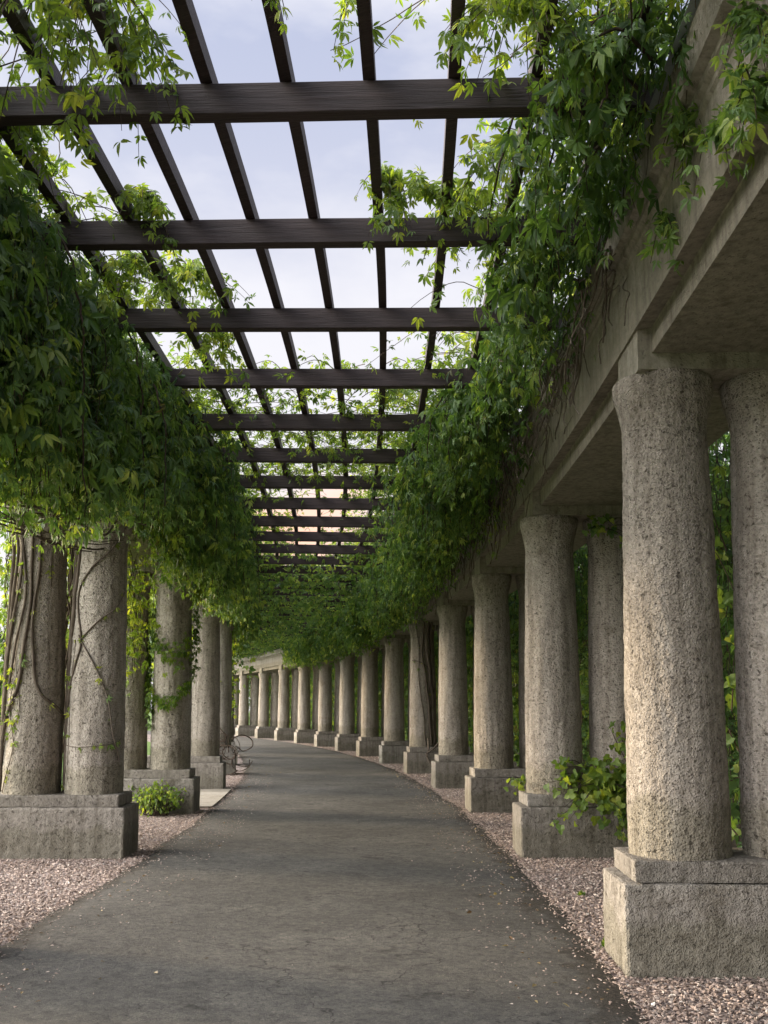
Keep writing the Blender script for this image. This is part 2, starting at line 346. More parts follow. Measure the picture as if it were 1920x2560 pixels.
def path_prof(q):
    s = q*4.4; a = .20 + .09*nz(s, 1, .6) + .05*nz(s, 9, 2.7) + .03*nz(s, 4, 9); b = 4.26 + .07*nz(s, 5, .6) + .05*nz(s, 2, 2.7) + .03*nz(s, 7, 9)
    os_ = [a, a+.05, a+.15, a+.3, a+.5, a+.75] + list(np.linspace(1.4, 3.1, 6)) + [b-.9, b-.6, b-.35, b-.2, b-.05, b]
    return [(o, .006 + min(.016, min(o-a, b-o)*.1) + .006*nz(s*1.0, o, 1.2)) for o in os_]
def path_edge(q):
    pr = path_prof(q); a, b = pr[0][0], pr[-1][0]; s = q*4.9
    wl, wr = .28+.16*nz(s, 40, .5), .42+.28*nz(s, 50, .4)
    return [max(0, 1-(o-a)/wl, 1-(b-o)/wr) for o, h in pr]
pth = tag(sheet('path', path_prof, -4, 16, .02, M['asphalt']), kind='structure')
_a = pth.data.attributes.new('rnd', 'FLOAT', 'POINT'); _a.data.foreach_set('value', np.array([x for q in np.arange(-4, 16.01, .02) for x in path_edge(q)], np.float32))
pth.data.polygons.foreach_set('use_smooth', np.ones(len(pth.data.polygons), bool))
# loose stone chippings
def scatter_chips(name, regs):
    ps, sz = [], []
    for ph0, ph1, o0, o1, n_, s0, fall, z in regs:
        q = rng.uniform(ph0, ph1, n_); o = rng.uniform(0, 1, n_)**fall; o = o0 + (o1-o0)*o
        ps.append(P(q, o, z)); sz.append(rng.uniform(.55, 1.35, n_)*s0)
    p = np.concatenate(ps); s = np.concatenate(sz)[:, None]; n_ = len(p)
    a = unit(rng.normal(0, 1, (n_, 3))*np.array([1, 1, .35])); b = unit(np.cross(a, unit(rng.normal(0, .4, (n_, 3)) + np.array([0, 0, 1])))); c = np.cross(a, b)
    a, b, c = a*s*rng.uniform(.8, 1.3, (n_, 1)), b*s*rng.uniform(.45, .8, (n_, 1)), c*s*rng.uniform(.2, .45, (n_, 1))
    j = lambda: rng.uniform(.65, 1.25, (n_, 1)); p = p + np.array([0, 0, .3])*s
    vs = [p+a*j(), p+b*j()+a*.2, p-a*j(), p-b*j()-a*.15, p+c*j()+a*.2, p-c]
    fc = [(0, 1, 4), (1, 2, 4), (2, 3, 4), (3, 0, 4), (1, 0, 5), (2, 1, 5), (3, 2, 5), (0, 3, 5)]
    V = np.stack(vs, 1).reshape(-1, 3); F = ((np.arange(n_)*6)[:, None, None] + np.array(fc)[None]).reshape(-1, 3)
    return tag(link(name, mesh(name, V, F, np.repeat(rng.beta(2, 2, n_), 6)), M['chip']), kind='stuff')
o = scatter_chips('gravel', [(-.45, 1.1, 4.22, 6.2, 24000, .016, 1.0, .002), (1.1, 3, 4.2, 6.0, 15000, .016, 1.2, .002), (3, 9, 4.2, 5, 6000, .022, 1, .002),
    (0, 1.2, -1.9, .25, 14000, .016, 1, .002), (1.2, 2.2, -1.9, .22, 9000, .015, 1, .002), (2.95, 4.2, -1, .2, 4000, .02, 1, .002),
    (-.5, 4, 4.3, 3.5, 3600, .011, 2.6, .018), (-.2, 4, .15, .95, 3200, .011, 2.6, .018), (-.8, 5, .6, 4, 110, .010, 1, .018)])
o['label'] = 'pink and white stone chippings lying beside the path and between the column bases'
# ------------------------------------------------------------------ plinths and columns
def grid_box(x0, x1, y0, y1, z0, z1, cell, amp, rnd=.018, seed=0):
    """box with subdivided, slightly worn faces and softened corners"""
    nx, ny, nz_ = [max(2, int(math.ceil((b-a)/cell))) for a, b in ((x0, x1), (y0, y1), (z0, z1))]
    idx, V, F = {}, [], []
    X, Yy, Z = np.linspace(x0, x1, nx+1), np.linspace(y0, y1, ny+1), np.linspace(z0, z1, nz_+1)
    def vid(i, j, k):
        if (i, j, k) in idx: return idx[i, j, k]
        v = Vector((X[i], Yy[j], Z[k])); on = [i in (0, nx), j in (0, ny), k in (0, nz_)]; m = sum(on)
        nr = Vector(((-1 if i == 0 else 1) if on[0] else 0, (-1 if j == 0 else 1) if on[1] else 0, (-1 if k == 0 else 1) if on[2] else 0))
        q = v*1.0 + Vector((seed*3.1, seed*1.7, 0))
        d = noise.noise(q*3)*amp + noise.noise(q*13)*amp*.6 + noise.noise(q*31)*amp*.45
        if m > 1: d -= rnd*(.35+.5*abs(noise.noise(q*9)))
        if nr.length: v = v + nr.normalized()*d
        idx[i, j, k] = len(V); V.append(v[:]); return len(V)-1
    for i in range(nx):
        for j in range(ny):
            F.append((vid(i, j, nz_), vid(i+1, j, nz_), vid(i+1, j+1, nz_), vid(i, j+1, nz_))); F.append((vid(i, j, 0), vid(i, j+1, 0), vid(i+1, j+1, 0), vid(i+1, j, 0)))
    for i in range(nx):
        for k in range(nz_):
            F.append((vid(i, 0, k), vid(i+1, 0, k), vid(i+1, 0, k+1), vid(i, 0, k+1))); F.append((vid(i, ny, k), vid(i, ny, k+1), vid(i+1, ny, k+1), vid(i+1, ny, k)))
    for j in range(ny):
        for k in range(nz_):
            F.append((vid(0, j, k), vid(0, j, k+1), vid(0, j+1, k+1), vid(0, j+1, k))); F.append((vid(nx, j, k), vid(nx, j+1, k), vid(nx, j+1, k+1), vid(nx, j, k+1)))
    return V, F
def col_mesh(name, seg, rings, seed, amp):
    H = 3.83-.68; V, F = [], []
    for k in range(rings+1):
        t = k/rings; z = t*H
        r = .320 - .012*t - .045*t**2.2
        f = max(0, (z-(H-.42))/.42); r += .074*(f*f*(3-2*f))**1.25
        if z > H-.03: r -= .012*((z-(H-.03))/.03)
        for j in range(seg):
            a = 2*math.pi*j/seg; q = Vector((math.cos(a), math.sin(a), z*1.0))*1.0 + Vector((seed*5, 0, seed))
            d = amp*(noise.noise(q*2.2)*.9 + noise.noise(q*9)*.5 + (noise.noise(q*26)*.55 if seg > 60 else 0))
            V.append(((r+d)*math.cos(a), (r+d)*math.sin(a), z))
    for k in range(rings):
        for j in range(seg):
            j2 = (j+1) % seg; F.append((k*seg+j, k*seg+j2, (k+1)*seg+j2, (k+1)*seg+j))
    return mesh(name, V, F, smooth=True)
colm = {'near': [col_mesh('column', 144, 230, s, .009) for s in (1, 2)], 'far': [col_mesh('column', 48, 60, s, .009) for s in (3, 4, 5)]}
def plinth_meshes(sg, cell, amp, seed):
    a = sorted((0, sg*1.72)); b = sorted((sg*.076, sg*1.65))
    return (mesh('lower_block', *grid_box(a[0], a[1], 0, .72, -.04, .547, cell, amp, .02, seed)), mesh('upper_block', *grid_box(b[0], b[1], .035, .685, .5475, .682, cell, amp*.7, .014, seed+5)))
PM = {(sg, k): plinth_meshes(sg, c_, a_, s_) for sg in (1, -1) for k, c_, a_, s_ in (('near', .022, .007, 1), ('far', .06, .006, 2))}
RIGHT = list(range(-1, 14)); LEFT = list(range(-1, 9))
def side_words(sg): return 'right' if sg > 0 else 'left'
plinth_proto = {}
def column_pair(ph, sg, vis):
    """one plinth with its inner and outer column, standing radially"""
    r0 = WID if sg > 0 else 0; near = ph <= 2; key = 'near' if near else 'far'
    loc = P(ph, r0, 0); a = th(ph); sw = side_words(sg)
    first = 0 if sg > 0 else 1
    k = ph - first
    pos = ('the nearest %s pair' % sw if k == 0 else 'the %s %s pair' % (nth(k), sw)) if k > 0 or k == 0 else 'an unseen %s pair%s' % (sw, ' nearby' if k == -1 else '')
    pl = empty('column_plinth', loc, a)
    extra = {(1, 0): 'big rough concrete plinth with a sunlit end', (1, 1): 'plinth half hidden by broad green leaves',
             (1, 4): 'plinth with grey vine roots down its face', (-1, 2): 'concrete plinth with a low green shrub in front', (-1, 3): 'stepped concrete plinth beside pale paving slabs',
             (-1, 1): 'wide rough concrete plinth', (-1, 4): 'plinth with tangled bare vine at its corner'}.get((sg, ph), 'stepped grey concrete plinth')
    tag(pl, extra + ' under ' + pos, 'plinth', 'stepped plinths under the column pairs')
    lo, upb = PM[sg, key]
    link('lower_block', lo, M['plinth'], pl); link('upper_block', upb, M['plinth'], pl)
    for w, rad in (('inner', .44), ('outer', 1.18 if sg > 0 else 1.14)):
        c = link('column', random.choice(colm[key]), M['column']); c.location = P(ph + .36/(RR if sg > 0 else RL)/DTH, r0+sg*rad, .68); c.rotation_euler = (0, 0, random.uniform(0, 6.28))
        if near: c.location[2] = .681
        look = {(1, 0, 'inner'): 'biggest pitted concrete column, sunlit down its left',
                (1, 4, 'inner'): 'pale column half wrapped by grey stems', (-1, 1, 'inner'): 'column with a dark stem winding across it',
                (-1, 1, 'outer'): 'column ribbed with thick vine stems', (-1, 2, 'inner'): 'column wearing a green creeper garland'}.get((sg, ph, w))
        base = (look or 'round pale concrete column with flared top').rstrip(', ')
        lab = '%s, %s one of %s' % (base, w, pos)
        tag(c, lab, 'column', 'concrete columns of the colonnade')
for ph in RIGHT: column_pair(ph, 1, True)
for ph in LEFT: column_pair(ph, -1, True)
# ------------------------------------------------------------------ entablatures
def entab(sg, ph0, ph1):
    r0 = WID if sg > 0 else 0
    root = empty('entablature', P(0, r0, 4.0))
    tag(root, 'long curved concrete beam on the %s columns%s' % (side_words(sg), ', bare where nearest the camera' if sg > 0 else ', mostly buried under creeper'), 'entablature', 'curved concrete beams over the columns')
    pf = [(.30, 3.94), (.30, 4.10), (.295, 4.112), (.19, 4.10), (.19, 4.58), (.175, 4.595), (.175, 4.63), (.15, 4.65), (.15, 4.69), (.10, 4.705), (.09, 4.93), (.11, 4.95)]
    pf = pf + [(1.70-a, b) for a, b in pf[::-1]]
    st = 1/6; phs = np.arange(ph0, ph1+st/2, st); m = len(pf); Vv = []
    for q in phs:
        for a, b in pf: Vv.append(P(q, r0+sg*(a+.004*noise.noise(Vector((q*9, a*3, b*6)))), b+.004*noise.noise(Vector((q*7, b*5, a))))-P(0, r0, 4.0))
    i = np.arange(len(phs)-1)[:, None]*m; j = np.arange(m)[None]; j2 = (j+1) % m
    F = np.stack([i+j, i+j2, i+m+j2, i+m+j], -1).reshape(-1, 4)
    if sg < 0: F = F[:, ::-1]
    link('architrave', mesh('architrave', Vv, F), M['entab'], root)
    imp = mesh('impost_block', *grid_box(*sorted((sg*.205, sg*1.50)), .05, .67, 3.83-4.0, 4.14-4.0, .08, .003, .006))
    for ph in range(int(ph0)+1, int(ph1)):
        o = link('impost_block', imp, M['entab'], root); o.location = P(ph, r0, 4.0)-P(0, r0, 4.0); o.rotation_euler = (0, 0, th(ph))
    # the lead capping
    V2 = []; 
    for q in phs:
        for a, b in ((.05, 4.953), (.05, 4.958), (1.65, 4.958), (1.65, 4.953)): V2.append(P(q, r0+sg*a, b)-P(0, r0, 4.0))
    j = np.arange(4)[None]; j2 = (j+1) % 4; i = np.arange(len(phs)-1)[:, None]*4
    F = np.stack([i+j, i+j2, i+4+j2, i+4+j], -1).reshape(-1, 4)
    link('flashing', mesh('flashing', V2, F if sg > 0 else F[:, ::-1]), M['lead'], root)
entab(1, -3, 14); entab(-1, -3, 9)
# ------------------------------------------------------------------ timber roof
def timber_beam(L, w, h, seed, cell=.35):
    n_ = int(L/cell); V, F = [], []
    for i in range(n_+1):
        x = L*i/n_; dy = .006*noise.noise(Vector((x*.7, seed, 0))); dz = .006*noise.noise(Vector((x*.6, 0, seed)))
        b = .006
        for y, z in ((b, 0), (w-b, 0), (w, b), (w, h-b), (w-b, h), (b, h), (0, h-b), (0, b)): V.append((x, y+dy, z+dz))
    for i in range(n_):
        for j in range(8): F.append((i*8+j, (i+1)*8+j, (i+1)*8+(j+1) % 8, i*8+(j+1) % 8))
    me = mesh('beam', V, [f[::-1] for f in F])
    return me
BL = 7.6
bmesh_ = [timber_beam(BL, .10, .19, s) for s in range(5)]
for i in range(-3, 42):
    ph = i/3 + .115; b = link('cross_beam', bmesh_[i % 5], M['wood']); b.location = P(ph, -1.55, 4.978 + random.uniform(0, .006)); b.rotation_euler = (0, 0, th(ph) + random.uniform(-.0012, .0012))
    k = i+1    # i = -1 is the first one in view
    if i < -1: lab = 'dark timber cross beam overhead behind the top edge of the photo, %s back' % ONES[-2-i]
    elif k == 0: lab = 'widest dark timber cross beam overhead, nearest the top edge of the photo'
    else: lab = 'dark timber roof beam spanning the path, %s in view counted from the nearest' % nth(k)
    tag(b, lab, 'beam', 'timber cross beams over the path')
RAFT = [-.88, -.42, .05, .515, .98, 1.425, 1.885, 2.34, 2.82, 3.30, 3.775, 4.25, 4.72, 5.19]
for ri, ro in enumerate(RAFT):
    st = 1/9; phs = np.arange(-1.3, 13.8, st); V = []; jit = random.uniform(-5, 5); o0 = P(-1.3, ro, 5.175)
    for q in phs:
        d = .012*noise.noise(Vector((q*1.1, jit, 0))); hh = 5.176 + .004*noise.noise(Vector((q*2, 3, jit)))
        for y, z in ((-.035, 0), (.035, 0), (.035, .11), (-.035, .11)): V.append(P(q, ro+y+d, hh+z)-o0)
    i = np.arange(len(phs)-1)[:, None]*4; j = np.arange(4)[None]; F = np.stack([i+j, i+(j+1) % 4, i+4+(j+1) % 4, i+4+j], -1).reshape(-1, 4)
    rf = link('roof_rafter', mesh('roof_rafter', V, F), M['wood']); rf.location = o0
    tag(rf, 'long thin roof rafter following the curve on the cross beams, %s from the left' % nth(ri), 'rafter', 'rafters running the length of the roof')
# ------------------------------------------------------------------ creepers
def er_et(ph):
    a = TH0 + np.asarray(ph)*DTH; return np.stack([np.cos(a), np.sin(a), 0*a], -1), np.stack([-np.sin(a), np.cos(a), 0*a], -1)
def curtain(side, ph0, ph1, nstr, reach, hbot, size, start, top=(4.95, 5.35), five=True, step=.075, stems=.5, rag=.35, young=.12, dens=1):
    """strands that spring from the beam top, lean over the path and hang down"""
    L = Leaves(); T = Tubes(); sgn = -1 if side > 0 else 1       # towards the path
    for _ in range(nstr):
        q0 = rng.uniform(ph0, ph1); R_ = reach(q0) if callable(reach) else reach; hb = hbot(q0) if callable(hbot) else hbot
        # clumps: some places bulge, some are thin
        cl = .5 + .62*noise.noise(Vector((q0*3.7, side*7, 1.3))) + .30*noise.noise(Vector((q0*11, side*3, 8))); cl = min(1.15, max(0, cl))
        if cl < .38 and rng.random() < .5: continue
        hb = hb + .42*noise.noise(Vector((q0*5.3, side*5, 4.1))) + .2*noise.noise(Vector((q0*17, side*2, 9)))
        o0 = start[0] + (start[1]-start[0])*rng.random(); h0 = rng.uniform(*top)
        rch = R_*rng.random()**.95*(.36+1.15*cl); endh = hb + abs(rng.normal(0, rag))*(1.2-cl) ; tot = (h0-endh) + rch*.5 + .1
        n_ = max(4, int(tot/step)); t = np.linspace(0, 1, n_); tt = t*tot
        o = o0 + sgn*rch*(1-np.exp(-tt/(.28+.25*rch))) + .03*np.cumsum(rng.normal(0, .35, n_))
        rise = .10*rng.random()*np.sin(np.clip(tt/.5, 0, 1)*np.pi)
        h = h0 + rise - np.maximum(0, tt - rch*.45)**1.15*(h0-endh)/max(.05, (tot-rch*.45))**1.15
        q = q0 + (rng.normal(0, .06)*t + .006*np.cumsum(rng.normal(0, .6, n_)))
        pts = P(q, o, h); er, et = er_et(q)
        if rng.random() < stems: T.add(pts, np.linspace(.006, .0025, n_)*(2.2 if rng.random() < .12 else 1), 3)
        for rep in range(dens):
            m = n_; out = er*sgn; jit = rng.normal(0, 1, (m, 3))*.055
            side_ = rng.choice([-1, 1], (m, 1))*et*rng.uniform(.3, 1.1, (m, 1))
            d = np.array([0, 0, -1.])*rng.uniform(.55, 1.4, (m, 1)) + out*rng.uniform(-.1, .75, (m, 1)) + side_*.5
            nn = out*rng.uniform(.3, 1.2, (m, 1)) + np.array([0, 0, 1.])*rng.uniform(.1, 1.1, (m, 1)) + rng.normal(0, .45, (m, 3))
            tip = (t > .86)*.12
            L.add(pts + jit + out*.02, d, nn, size*np.clip(rng.lognormal(-.10, .42, m), .3, 1.9)*(1-.35*(t > .88)), np.clip(rng.beta(2.2, 2.6, m) + tip + (.35 if rng.random() < young else 0), 0, 1))
    return L, T
def roofmat(ph0, ph1, nstr, o0, o1, size, hl=(5.1, 5.42), length=(.5, 1.6), hang=.35, step=.085, up=.1):
    """runners lying over rafters and beams, leaves drooping through the gaps"""
    L = Leaves(); T = Tubes()
    for _ in range(nstr):
        q0 = rng.uniform(ph0, ph1); oo = rng.uniform(o0, o1) if not callable(o0) else o0(q0); ln = rng.uniform(*length); n_ = max(4, int(ln/step)); t = np.linspace(0, 1, n_)
        a = rng.uniform(0, 2*np.pi); wob = np.cumsum(rng.normal(0, .35, n_)); ang = a + wob*.35
        dx = np.cumsum(np.cos(ang))*step; dy = np.cumsum(np.sin(ang))*step
        h0 = rng.uniform(*hl); fall = hang*rng.random()*np.maximum(0, t-.45)**1.5*2.2 - up*np.sin(t*np.pi)*rng.random()
        pts = P(q0 + dy/4.9, oo+dx, h0-fall)
        T.add(pts, np.linspace(.006, .0025, n_), 3)
        m = n_; d = np.array([0, 0, -1.])*rng.uniform(.1, 1.1, (m, 1)) + rng.normal(0, .8, (m, 3))*np.array([1, 1, .3])
        nn = np.array([0, 0, 1.])*rng.uniform(.2, 1.0, (m, 1)) + rng.normal(0, .5, (m, 3))
        L.add(pts + rng.normal(0, .05, (m, 3)), d, nn, size*rng.uniform(.65, 1.25, m), np.clip(rng.beta(2.4, 2.2, m)+.12, 0, 1))
    return L, T
def vine(name, LT, mode, loc, label, group=None, leafm='leaf', stemm='twig', cat='climbing plant'):
    L, T = LT; r = empty(name, loc); tag(r, label, cat, group)
    arr = {'fine': lambda: build_compound(L, True, True), 'five': lambda: build_compound(L, False, True), 'three': lambda: build_compound(L, False, False),
           'broad': lambda: build_broad(L), 'simple': lambda: build_simple(L)}[mode]()
    put_leaves('foliage', arr, M[leafm], r, loc)
    if T.V: T.build('stems', M[stemm], r, loc)
    return r
RP = [-2, -.7, -.3, 0, .5, 1.0, 1.6, 2.6, 4, 6, 14]
r_reach = lambda q: float(np.interp(q, RP, [.4, .4, .42, .46, .68, .95, 1.05, 1.05, 1.0, .85, .4]))
r_bot = lambda q: float(np.interp(q, RP, [4.78, 4.72, 4.64, 4.50, 4.32, 4.22, 4.08, 3.85, 3.72, 3.70, 3.9]))
l_reach = lambda q: float(np.interp(q, RP, [.4, .4, .45, .55, .65, .7, .66, .55, .4, .3, .3]))
l_bot = lambda q: float(np.interp(q, [-2, 0, .2, .6, .85, 1.15, 1.4, 1.9, 2.5, 4, 14], [2.95, 3.0, 3.05, 3.3, 3.62, 3.62, 3.35, 3.35, 3.5, 3.75, 3.85]))
def where(ph, sg):
    k = ph - (0 if sg > 0 else 1)
    if k < 0: return ('just before' if k == -1 else 'well before') + ' the nearest %s column pair' % side_words(sg)
    return 'between the %s and %s %s column pairs' % (nth(k), nth(k+1), side_words(sg))
for ph in range(-1, 9):
    mode = 'fine' if ph <= 1 else ('five' if ph <= 3 else 'three')
    sz = .105 if ph <= 1 else (.10 if ph <= 3 else .13)
    n_ = 330 if ph <= 1 else (430 if ph <= 3 else 300)
    vine('climbing_vine', curtain(1, ph, ph+1, n_, r_reach, r_bot, sz, (WID-.35, WID+.25), five=mode != 'three', step=.072 if ph < 3 else .09), mode, P(ph, WID, 5),
         'green creeper hanging over the concrete beam ' + where(ph, 1), 'creepers spilling over the concrete beams')
for ph in range(-1, 7):
    mode = 'fine' if ph <= 1 else ('five' if ph <= 3 else 'three')
    sz = .108 if ph <= 1 else (.10 if ph <= 3 else .13)
    n_ = 430 if ph <= 1 else (450 if ph <= 3 else 300)
    vine('climbing_vine', curtain(-1, ph, ph+1, n_, l_reach, l_bot, sz, (-.40, .12), rag=.32, step=.072 if ph < 3 else .09), mode, P(ph, 0, 5),
         'thick green creeper hanging over the concrete beam ' + where(ph, -1), 'creepers spilling over the concrete beams')
# leaf masses lying on top of the beams and rafters, near both sides
def edge_right(q): return float(np.interp(q, [-2, 0, .6, 1.2, 2, 3, 14], [4.3, 4.1, 3.7, 3.3, 3.2, 3.1, 3.0])) + abs(rng.normal(0, .55))
def edge_left(q): return float(np.interp(q, [-2, 0, 1, 2, 3, 14], [.1, .25, .55, .6, .5, .9])) - abs(rng.normal(0, .5))
for ph in range(-1, 4):
    vine('roof_creeper', roofmat(ph, ph+1, 95 if ph < 2 else 130, lambda q: edge_right(q)-.1, 0, .09, hl=(5.15, 5.5)), 'five' if ph > 0 else 'fine', P(ph, WID, 5.2),
         'pale backlit creeper on the rafters ' + where(ph, 1), 'creepers on the roof', 'leafy')
    vine('roof_creeper', roofmat(ph, ph+1, 75 if ph < 2 else 120, lambda q: edge_left(q)+.2, 0, .09, hl=(5.15, 5.5)), 'five' if ph > 0 else 'fine', P(ph, 0, 5.2),
         'pale backlit creeper on the rafters ' + where(ph, -1), 'creepers on the roof', 'leafy')
# runners crossing the whole roof
vine('roof_creeper', roofmat(.85, 1.95, 290, .3, 4.2, .085, hang=.3, length=(.4, 1.3)), 'five', P(1.3, 2.2, 5.2), 'creeper runners crossing the roof above the second right column pair', 'creepers on the roof', 'leafy')
vine('roof_creeper', roofmat(1.95, 3.3, 34, .3, 4.2, .08, hang=.25, length=(.3, .9)), 'five', P(2.6, 2.2, 5.2), 'thin scattered creeper runners on the open roof under the orange glow', 'creepers on the roof', 'leafy')
for ph in range(3, 12):
    n_ = 110 if ph == 3 else 380
    vine('roof_creeper', roofmat(ph + (.35 if ph == 3 else 0), ph+1, n_, .0, 4.4, .12, hl=(5.0, 5.45), hang=.4, length=(.5, 1.6), step=.10), 'three', P(ph, 2.2, 5.2),
         'dense creeper covering the far roof near the %s right column pair' % nth(ph), 'creepers on the roof')
# ------------------------------------------------------------------ curtains on the outer sides
def outer_curtain(side, ph0, ph1, nst, size, h0, h1, o, young=.2, spread=.35, step=.1):
    L = Leaves(); T = Tubes()
    for _ in range(nst):
        q0 = rng.uniform(ph0, ph1); top = rng.uniform(max(h1-1.0, h0+.5), h1); bot = h0 + rng.random()**1.5*(top-h0)*.7; n_ = max(4, int((top-bot)/step)); t = np.linspace(0, 1, n_)
        oo = o + rng.normal(0, spread) + .04*np.cumsum(rng.normal(0, .5, n_)); q = q0 + .012*np.cumsum(rng.normal(0, .5, n_)); h = top + (bot-top)*t
        pts = P(q, oo, h); T.add(pts, .005, 3); m = n_
        d = np.array([0, 0, -1.])*rng.uniform(.4, 1.2, (m, 1)) + rng.normal(0, .6, (m, 3)); nn = rng.normal(0, .8, (m, 3)) + np.array([0, 0, .5])
        L.add(pts + rng.normal(0, .08, (m, 3)), d, nn, size*rng.uniform(.6, 1.3, m), np.clip(rng.beta(2, 2.4, m) + (.3 if rng.random() < young else 0), 0, 1))
    return L, T
for ph in range(-1, 13):
    vine('hanging_vine', outer_curtain(1, ph, ph+1, 150 if ph < 3 else 120, .12 if ph < 3 else .17, 0.0, 5.2, WID+2.35), 'five' if ph < 2 else 'three', P(ph, WID+2.3, 0),
         'leafy curtain of vines behind the columns ' + where(ph, 1), 'vine curtains behind the columns')
vine('hanging_vine', outer_curtain(-1, 1.15, 1.95, 80, .11, 1.5, 5.1, -1.75, .7, .22), 'five', P(1.5, -1.8, 0), 'yellow green vines hanging beside the nearest left column pair', 'vine curtains behind the columns', 'leafy')
vine('hanging_vine', outer_curtain(-1, .75, 1.05, 26, .09, .8, 4.6, -2.1, .7, .16), 'five', P(.9, -2.1, 0), 'sparse bright creeper at the left edge against the white sky', 'vine curtains behind the columns', 'leafy')
vine('hanging_vine', outer_curtain(-1, 1.32, 1.86, 42, .10, 1.9, 3.95, -.85, .8, .16), 'five', P(1.6, -.85, 0), 'yellow green creeper strands hanging between the first and second left column pairs', 'vine curtains behind the columns', 'leafy')
vine('hanging_vine', outer_curtain(-1, 2.05, 2.9, 50, .11, 2.4, 5.1, -1.5, .5, .3), 'five', P(2.5, -1.6, 0), 'yellow green vines hanging between the second and third left column pairs', 'vine curtains behind the columns', 'leafy')
vine('hanging_vine', outer_curtain(-1, 3.2, 6.5, 110, .13, 1.8, 5.1, -1.4, .5, .5), 'three', P(4.5, -1.4, 0), 'dark creeper hanging among the farthest left columns', 'vine curtains behind the columns')
vine('hanging_vine', outer_curtain(-1, 4.4, 4.8, 30, .11, .8, 4.2, -.38, .8, .10), 'three', P(4.7, 0, 0), 'yellowing creeper hanging beside the path past the fourth left column pair', 'vine curtains behind the columns', 'leafy')
# ------------------------------------------------------------------ vines on columns
def on_col(ph, sg, which, ang, h, lift=.012):
    h = min(h, 3.95)
    """point on a column's skin; ang measured from the side facing the camera-ward tangent, + towards the right of the photo"""
    r0 = WID if sg > 0 else 0; rad = .43 if which == 'inner' else 1.15
    c = P(ph + .36/(RR if sg > 0 else RL)/DTH, r0+sg*rad, 0); a = th(ph); er = np.array([math.cos(a), math.sin(a), 0]); et = np.array([-math.sin(a), math.cos(a), 0])
    t = (h-.68)/3.15; r = .325 - .008*t - .045*max(t, 0)**2.2 + .074*max(0, (t-.87)/.13)**1.25 + lift
    if h < .68: r = .36+lift
    return c + (-et*math.cos(ang) + er*math.sin(ang))*r + np.array([0, 0, h])
def col_stems(ph, sg, which, specs, label, leaf=0):
    T = Tubes(); L = Leaves()
    for pts, rr in specs:
        q = smooth_path([(a, h, 0) for a, h in pts], 10); r_ = np.linspace(rr, rr*.7, len(q))
        w = np.array([on_col(ph, sg, which, a + .03*math.sin(h*7+rr*900), h, rr*.5) for a, h, _ in q]); T.add(w, r_, 7)
        if leaf:
            m = leaf; i = rng.integers(0, len(w), m); out = unit(w[i] - P(ph+.07, WID if sg > 0 else 0, w[i][:, 2]))
            L.add(w[i], np.array([0, 0, -1.]) + rng.normal(0, .7, (m, 3)), rng.normal(0, .5, (m, 3)) - er_et(ph)[1], .075*rng.uniform(.6, 1.2, m), np.clip(rng.beta(2, 2, m)+.3, 0, 1))
    loc = P(ph, WID if sg > 0 else 0, .7); r = empty('climbing_vine', loc); tag(r, label, 'climbing plant', 'woody vine stems on the columns')
    T.build('bark', M['bark'], r, loc)
    if leaf: put_leaves('foliage', build_compound(L, True), M['leafy'], r, loc)
# nearest left pair
col_stems(1, -1, 'inner', [([(-1.35, .75), (-1.2, 1.6), (-.75, 2.1), (-.45, 2.4), (-.75, 2.9), (-.2, 3.2), (.65, 3.45), (1.1, 3.75), (1.2, 4.1)], .013),
    ([(-.45, 2.4), (.2, 2.62), (.75, 2.75), (1.25, 2.95)], .009), ([(-.6, 2.45), (.05, 2.15), (.55, 1.75), (.85, 1.35), (1.15, 1.05)], .009),
    ([(-1.5, .7), (-1.35, 1.7), (-1.2, 2.4), (-.95, 3.0), (-.75, 3.5), (-.6, 4.05)], .026), ([(-1.6, .7), (-1.5, 1.9), (-1.0, 2.7), (-1.15, 3.3), (-1.0, 4.05)], .03),
    ([(-1.2, .9), (-1.35, 2.2), (-.85, 3.3), (-.45, 4.05)], .014), ([(-1.5, 1.2), (-1.15, 2.5), (-1.3, 3.6), (-1.2, 4.05)], .018), ([(-1.25, 1.22), (-.3, 1.2), (.9, 1.24), (1.2, 1.3)], .005),
    ([(-.9, 1.0), (-.95, 1.8), (-.8, 2.4)], .005)],
    'dark creeper stem winding up across the nearest left inner column', 7)
col_stems(1, -1, 'outer', [([(-1.2, 1.0), (-.8, 1.5), (-.3, 1.9), (-.05, 2.6), (.0, 3.3), (-.15, 4.05)], .022), ([(2.3, 1.45), (1.7, 1.52), (1.1, 1.65), (.5, 1.8), (.2, 2.1), (.15, 2.8), (.3, 3.4), (.2, 4.05)], .02),
    ([(-1.3, .8), (-1.05, 1.8), (-.9, 2.6), (-.7, 3.3), (-.85, 4.05)], .024), ([(-1.7, 1.4), (-1.0, 2.2), (-.55, 2.9), (-.4, 3.5), (-.6, 4.05)], .02), ([(-.75, 1.9), (-.5, 2.3), (-.2, 3.0), (-.45, 3.6), (-.3, 4.05)], .015),
    ([(.7, 3.0), (.75, 3.6), (.65, 4.05)], .007), ([(-1.4, .7), (-1.3, 2.0), (-1.2, 3.2), (-1.1, 4.05)], .028), ([(-.8, .7), (-.4, 1.2), (-.6, 1.7), (-.2, 2.2)], .006), ([(-1.0, 1.2), (-.2, 1.6), (-.5, 2.2)], .005)],
    'thick braided grey vine stems on the column at the left edge', 9)
